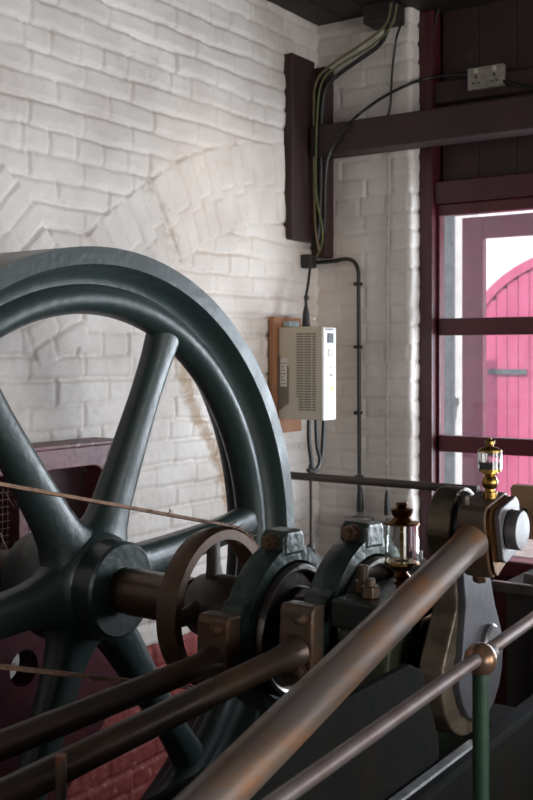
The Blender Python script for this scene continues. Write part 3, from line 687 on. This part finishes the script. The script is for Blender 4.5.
# ------------------------------------------------------------------ eccentrics, straps and their rods
def eccentric(xc, oy, oz, lab, slab, rlab, rod_end, tilt, rr=.0195):
    cy, cz = AX+oy, AZ+oz; r0 = .127
    ec = thing('eccentric_sheave', lab, 'eccentric', (xc, cy, cz-r0), 'eccentric sheaves on the crankshaft')
    # flange ring with bright edge, ribbed disc inside, bored for the shaft
    MB().lathe([(xc-.030, .108), (xc-.030, r0-.004), (xc+.036, r0-.004), (xc+.040, r0-.007), (xc+.040, r0-.014), (xc+.036, .108)], (0, cy, cz), 'x', 96, loop=True).build('bright_ring', STEELB, ec)
    # disc bored at the shaft position: rings interpolate between shaft circle and sheave circle
    R = []
    for (fx, fr_) in ((xc-.024, 0), (xc-.024, 1), (xc+.026, 1), (xc+.026, 0)):
        ring = []
        for k in range(72):
            t = 2*PI*k/72
            a = Vector((AX+.0475*math.cos(t), AZ+.0475*math.sin(t))); b_ = Vector((cy+.1085*math.cos(t), cz+.1085*math.sin(t)))
            q = a.lerp(b_, fr_); ring.append((fx, q.x, q.y))
        R.append(ring)
    MB().rings(R, loop=True, smooth=False).build('disc', OILYS, ec)
    MB().lathe([(xc+.0265, .0475), (xc+.0265, .064), (xc+.040, .062), (xc+.040, .0475)], (0, AX, AZ), 'x', 36, loop=True).build('boss', OILYS, ec)
    # strap
    stp = thing('eccentric_strap', slab, 'strap', (xc, cy, cz-.17), 'eccentric straps')
    c, s_ = math.cos(tilt), math.sin(tilt)
    def T(a, b_): return (cy+a*c-b_*s_, cz+a*s_+b_*c)     # strap frame: a along the rod (away from it positive), b up
    N = 72; ri = r0-.002+.004; R = []
    for k in range(N):
        t = 2*PI*k/N
        ro = .153
        d_ = (t-PI/2+PI) % (2*PI)-PI; ro += .006*math.exp(-(d_/.35)**2)
        yin, zin = cy+ri*math.cos(t+tilt), cz+ri*math.sin(t+tilt); yo, zo = cy+ro*math.cos(t+tilt), cz+ro*math.sin(t+tilt)
        R.append([(xc-.026, yin, zin), (xc-.026, yo-.0, zo), (xc+.0, yo+.004*math.cos(t), zo+.004*math.sin(t)), (xc+.028, yo, zo), (xc+.028, yin, zin)])
    MB().rings(R, loop=True, smooth=True).build('band', GREEN2, stp)
    for sg in (1, -1):                                     # split lugs top and bottom
        z0, z1 = (.138, .186) if sg > 0 else (-.186, -.138)
        pts = [T(a, b_) for a, b_ in ((-.038, z0), (.034, z0), (.034, z1-.012*sg if sg > 0 else z1+.0), (.024, z1 if sg > 0 else z1), (-.026, z1), (-.038, z1-.008*sg))]
        lg = MB().prism(pts, xc-.026, xc+.030, 'x').build('lug', GREEN2, stp, bevel=.008, seg=3)
        o3 = Vector((xc+.002, *T(-.038, (z0+z1)/2+.004*sg))); A3 = Vector((0, -c, -s_)); U3 = Vector((1, 0, 0)); W3 = A3.cross(U3)
        MB().lathe([(-.0, .0165), (.004, .0165)], o3, frame=(A3, U3, W3), seg=20).build('washer', IRONB, lg)
        MB().prismf(hexpts(.0155, .3), o3, U3, W3, A3, .004, .020).build('bolt_head', IRONB, lg, bevel=.003)
        MB().lathe([(.018, .009), (.026, .0085)], o3, frame=(A3, U3, W3), seg=14).build('bolt', IRONB, lg)
    # neck towards the rod and its pad
    # web hugging the ring: polygon outside radius ri
    nk = [T(-.177, .052), T(-.162, .056), T(-.155, .070)]+[T(-(ri+.0005)*math.cos(q), (ri+.0005)*math.sin(q)) for q in np.linspace(math.radians(52), -math.radians(52), 15)]+[T(-.155, -.070), T(-.162, -.056), T(-.177, -.052)]
    MB().prism(nk, xc-.022, xc+.024, 'x').build('neck', GREEN2, stp, bevel=.004)
    # rod with its forged foot
    rd = thing('eccentric_rod', rlab, 'rod', (xc, rod_end[0], rod_end[1]), 'eccentric rods')
    ft = [T(a, b_) for a, b_ in ((-.178, .062), (-.214, .062), (-.219, .050), (-.219, -.050), (-.214, -.062), (-.178, -.066))]
    fo = MB().prism(ft, xc-.032, xc+.034, 'x').build('foot', IRONB, rd, bevel=.005, seg=3)
    st_ = Vector((xc, *T(-.218, -.016))); en = Vector((xc, *rod_end)); dv = en-st_
    pts = [st_, st_+dv.normalized()*.010, st_+dv.normalized()*.024, st_+dv.normalized()*.05, en]
    MB().tube(pts, [.030, .0255, .0225, .0205, .0195], 32).build('shank', STEELR, rd)
    for bz in (.042, -.044):
        o3 = Vector((xc+.014, *T(-.2185, bz))); A3 = Vector((0, -c, -s_)); U3 = Vector((1, 0, 0)); W3 = A3.cross(U3)
        MB().lathe([(0, .0125), (.004, .0125), (.0045, .010), (.013, .009), (.017, .004)], o3, frame=(A3, U3, W3), seg=18).build('bolt', IRONB, fo)
eccentric(-1.097, -.018, -.014, 'bright rimmed eccentric sheave nearer the belt pulley', 'green iron eccentric strap nearer the belt pulley, bolted lug on top',
          'brown steel rod running from the strap nearer the belt pulley', (.25, -.530), math.radians(-1))
eccentric(-.945, .010, .010, 'bright rimmed eccentric sheave beside the main bearing', 'green iron eccentric strap beside the main bearing, bolted lug on top',
          'brown steel rod running from the strap beside the main bearing', (.25, -.535), math.radians(-3.5))
hx, hy, hz = lw(61, 755, -.905)
tag(MB().tube([(hx, hy, hz), (hx, hy, hz-.10), (hx, hy+.004, -.801)], .0068, 12).build('hanging_rod', STEELRR), 'short rusty upright rod crossing in front of the lower eccentric rod', 'rod')

# ------------------------------------------------------------------ main bearing pedestal
mp = thing('main_bearing', 'green main bearing pedestal with dark nutted cap between strap and crank', 'bearing', (-.86, AX, -.80))
BX0, BX1 = -.892, -.795
MB().prism([(1.42, -.80), (2.0, -.80), (1.93, -.70), (1.86, -.56), (1.84, -.455), (AX+.075, -.455), (AX+.06, -.52), (AX, -.56), (AX-.06, -.52), (AX-.075, -.455), (1.515, -.455), (1.50, -.54), (1.45, -.66)], BX0, BX1, 'x').build('body', OLIVE, mp, bevel=.006)
MB().lathe([(BX0-.004, .0475), (BX0-.004, .068), (BX1+.004, .068), (BX1+.004, .0475)], (0, AX, AZ), 'x', 40, loop=True).build('bush', BRASSD, mp)
MB().box(BX0-.006, BX1+.004, 1.50, 1.86, -.453, -.405).build('cap', BLACKG, mp, bevel=.005)
for (yy, xx, hgt) in ((1.575, -.878, .046), (1.545, -.848, .032), (1.80, -.885, .035), (1.80, -.815, .035)):
    nt = MB().prismf(hexpts(.0165, .2), (xx, yy, -.405), (1, 0, 0), (0, 1, 0), (0, 0, 1), 0, .020).build('nut', IRONB if yy < 1.6 else STEELG, mp, bevel=.002)
    MB().cyl((xx, yy, -.386), (xx, yy, -.405+hgt), .0085, seg=14).build('stud', IRONB if yy < 1.6 else STEELG, nt, bevel=.001)
# big glass lubricator on the cap
ox, oy_, oz_ = -.835, 1.635, -.405
ob = thing('drip_lubricator', 'large clear glass and brass oil lubricator standing on the main bearing cap', 'oiler', (ox, oy_, oz_))
MB().lathe([(0, .010), (.006, .010), (.008, .014), (.012, .014), (.014, .009), (.022, .015), (.030, .009), (.034, .018), (.040, .022), (.044, .022)], (ox, oy_, oz_), 'z', 28).build('base', BRASSD, ob)
MB().lathe([(.044, .012), (.044, .031), (.048, .031), (.048, .012)], (ox, oy_, oz_), 'z', 40, loop=True).build('lower_plate', BRASS, ob)
MB().lathe([(.048, .0265), (.048, .0295), (.112, .0295), (.112, .0265)], (ox, oy_, oz_), 'z', 48, loop=True).build('glass_cup', GLASS, ob)
MB().cyl((ox, oy_, oz_+.044), (ox, oy_, oz_+.114), .0035, seg=14).build('needle_rod', BRASS, ob)
MB().lathe([(.112, .031), (.115, .031), (.117, .020), (.124, .014), (.128, .017), (.138, .020), (.140, .014), (.143, .006)], (ox, oy_, oz_), 'z', 36).build('lid', BRASSD, ob)
MB().lathe([(.143, .009), (.146, .0115), (.150, .009)], (ox, oy_, oz_), 'z', 20).build('knob', BRASSD, ob)
# ------------------------------------------------------------------ connecting rod
cr = thing('connecting_rod', 'thick rusty connecting rod rising diagonally to the crank pin', 'rod', (-.66, .9, -.5))
end = Vector((-.66, .50, -.552)); pin = Vector((-.66, PY_, PZ_)); ax = (end-pin).normalized(); up = Vector((1, 0, 0)).cross(ax); up = up if up.z > 0 else -up
def CR(a, b_, x): q = Vector((x, PY_, PZ_))+ax*a+up*b_; return q
def cprism(pts, x0, x1): return MB().rings([[CR(a, b_, x0) for a, b_ in pts], [CR(a, b_, x1) for a, b_ in pts]], smooth=False)
h_ = .058
outer = [(-.052, .026), (-.034, .050), (.050, h_-.004), (.058, .046), (.062, .030), (.062, -.036), (.058, -.056), (.048, -h_-.008), (-.034, -.050), (-.052, -.026)]
hole = [(.0315*math.cos(t), .0315*math.sin(t)) for t in [2*PI*k/10 for k in range(10)]]
def bored(pts, x0, x1, r, name, m, bevel=0):
    """block with a round bore: outline resampled against a circle"""
    n = 60; P = []; 
    segs = [(Vector(pts[i]), Vector(pts[(i+1) % len(pts)])) for i in range(len(pts))]
    for k in range(n):
        t = 2*PI*k/n; d = Vector((math.cos(t), math.sin(t))); best = None
        for a, b_ in segs:
            e_ = b_-a; den = d.x*e_.y-d.y*e_.x
            if abs(den) < 1e-9: continue
            tt = (a.x*e_.y-a.y*e_.x)/den; uu = (a.x*d.y-a.y*d.x)/den
            if tt > 0 and -1e-6 <= uu <= 1+1e-6: best = tt
        P.append((d*best, d*r))
    R = [[CR(*p[0], x0) for p in P], [CR(*p[0], x1) for p in P], [CR(*p[1], x1) for p in P], [CR(*p[1], x0) for p in P]]
    return MB().rings(R, loop=True, smooth=False).build(name, m, cr, bevel=bevel)
bored(outer, -.687, -.640, .031, 'big_end', IRONB, .003)
bored([(a*.93, b_*.93) for a, b_ in outer], -.640, -.634, .031, 'brass_liner', BRASSD)
bored([(-.046, .030), (-.034, .044), (.030, .046), (.040, .036), (.040, -.036), (.030, -.046), (-.034, -.044), (-.046, -.030)], -.634, -.624, .031, 'side_plate', STEELG, .002)
pts = [CR(.060, 0, -.666), CR(.072, 0, -.666), CR(.088, 0, -.666), CR(.13, 0, -.666), CR(.35, 0, -.664), CR(.65, 0, -.662), CR(1.14, 0, -.66)]
MB().tube(pts, [.0285, .0262, .0250, .0245, .0262, .0272, .0275], 40).build('shank', STEELRR, cr)
for (a, b0) in ((.040, -1),):
    MB().prismf(hexpts(.013), CR(a, -h_-.006, -.666), ax, (1, 0, 0), -up, 0, .012).build('lower_nut', IRONB, cr, bevel=.002)
tb = CR(.030, .052, -.685)
MB().lathe([(0, .011), (.014, .011), (.017, .007)], tb, frame=(up, (1, 0, 0), up.cross(Vector((1, 0, 0)))), seg=16).build('wedge_bolt', STEELB, cr)
# small oiler on the big end
o2 = CR(-.002, .050, -.655)
so = thing('big_end_oiler', 'small brass oiler with glass cup half full of dark oil on the rod end', 'oiler', o2)
o2 = (o2.x, o2.y, o2.z+.0)
MB().lathe([(0, .012), (.010, .012), (.011, .008), (.015, .008), (.019, .012), (.027, .0135), (.034, .010), (.037, .008), (.040, .013), (.043, .013)], o2, 'z', 28).build('stem', BRASS, so)
MB().lathe([(.043, .010), (.043, .0185), (.047, .0185), (.047, .010)], o2, 'z', 32, loop=True).build('lower_collar', BRASS, so)
MB().lathe([(.047, .017), (.058, .017)], o2, 'z', 32).build('oil', OIL, so)
MB().lathe([(.047, .0174), (.047, .0190), (.074, .0195), (.074, .0178)], o2, 'z', 36, loop=True).build('glass_cup', GLASS, so)
MB().lathe([(.074, .0195), (.077, .0190), (.080, .014), (.083, .006), (.086, .005), (.087, .008), (.091, .008), (.094, .003), (.097, .002)], o2, 'z', 28).build('cap', BRASS, so)

# ------------------------------------------------------------------ guard rail with ball
gr = thing('guard_rail', 'thin steel guard rail through a brass ball on a green post', 'rail', (-.52, 1.247, ZF))
bp_ = Vector((-.526, 1.247, -.384))
MB().cyl((-.526, .55, -.412), (-.526, 2.35, -.330), .0085, seg=20).build('bar', BARM, gr)
MB().lathe([(-.0195*math.cos(PI*k/16), .0205*math.sin(PI*k/16)+.0002) for k in range(17)], bp_, frame=((0, 1, .04), (1, 0, 0), (0, 0, 1)), seg=32).build('ball', COPPER, gr)
MB().cyl((-.526, 1.247, ZF), (-.526, 1.247, -.400), .0105, seg=20).build('post', RAILG, gr)
MB().lathe([(0, .0088), (0, .0125), (.012, .0125), (.012, .0088)], (-.526, 1.266, -.3832), frame=((0, 1, .04), (1, 0, 0), (0, 0, 1)), seg=20, loop=True).build('ferrule', STEELG, gr)

# ------------------------------------------------------------------ engine bed
eb = thing('engine_bed', 'dark green cast iron engine bed under the crank and bearings', 'engine bed', (-.8, 1.5, ZF))
MB().box(-1.00, -.77, .9, 2.3, ZF, -.802).build('bearing_beam', BEDK, eb, bevel=.008)
MB().box(-.7005, -.660, -.2, 2.22, ZF, -.632).build('side_beam', BEDK, eb, bevel=.008)
MB().box(-.6945, -.680, .3, 1.60, -.633, -.627).build('machined_strip', STRIP, eb)
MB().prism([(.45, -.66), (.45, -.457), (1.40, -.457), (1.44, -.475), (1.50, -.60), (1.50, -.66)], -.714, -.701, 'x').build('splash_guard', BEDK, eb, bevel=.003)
MB().box(-.662, .6, 2.20, 2.32, -.80, -.62).build('cross_beam', OLIVE, eb, bevel=.008)
MB().box(-.66, .6, 2.26, 2.30, ZF, -.80).build('back_plate', BEDK, eb, bevel=.005)

# ------------------------------------------------------------------ lights
def area(name, loc, rot, sx, sy, power, col=(1, 1, 1)):
    d = bpy.data.lights.new(name, 'AREA'); d.shape = 'RECTANGLE'; d.size = sx; d.size_y = sy; d.energy = power; d.color = col
    o = bpy.data.objects.new(name, d); COL.objects.link(o); o.location = loc; o.rotation_euler = rot; return o
# daylight through the window in the back wall and the two in the right wall
area('window_daylight', (-.48, YT+.42, CZ-.33), (math.radians(-90), 0, math.radians(-22)), 1.5, 1.1, 82, (.84, .92, 1))
area('side_window_daylight', (XR+.1, 1.9, CZ-.3), (0, math.radians(90), 0), 2.0, 1.8, 80, (1, .97, .93))
area('side_window_daylight', (XR+.1, -.7, CZ-.3), (0, math.radians(90), 0), 2.0, 1.8, 62, (.97, .97, .97))
sp = bpy.data.lights.new('wall_lamp', 'SPOT'); sp.energy = 15; sp.color = (1, .66, .38); sp.spot_size = math.radians(42); sp.spot_blend = 1; sp.shadow_soft_size = .06
so_ = bpy.data.objects.new('wall_lamp', sp); COL.objects.link(so_); so_.location = (-1.2, 2.3, CZ+1.2)
so_.rotation_euler = (Vector((-2.3, 3.18, CZ+.44))-so_.location).to_track_quat('-Z', 'Y').to_euler()
sun = bpy.data.lights.new('sun', 'SUN'); sun.energy = 3.2; sun.angle = .01; sun.color = (1, .96, .9)
su = bpy.data.objects.new('sun', sun); COL.objects.link(su); su.rotation_euler = (math.radians(48), 0, math.radians(20))
w = bpy.data.worlds.new('world'); sc.world = w; w.use_nodes = True
bg = w.node_tree.nodes['Background']; bg.inputs[0].default_value = (.80, .88, 1, 1); bg.inputs[1].default_value = 1.1

for o in bpy.data.objects:
    if '_w' in o: del o['_w']
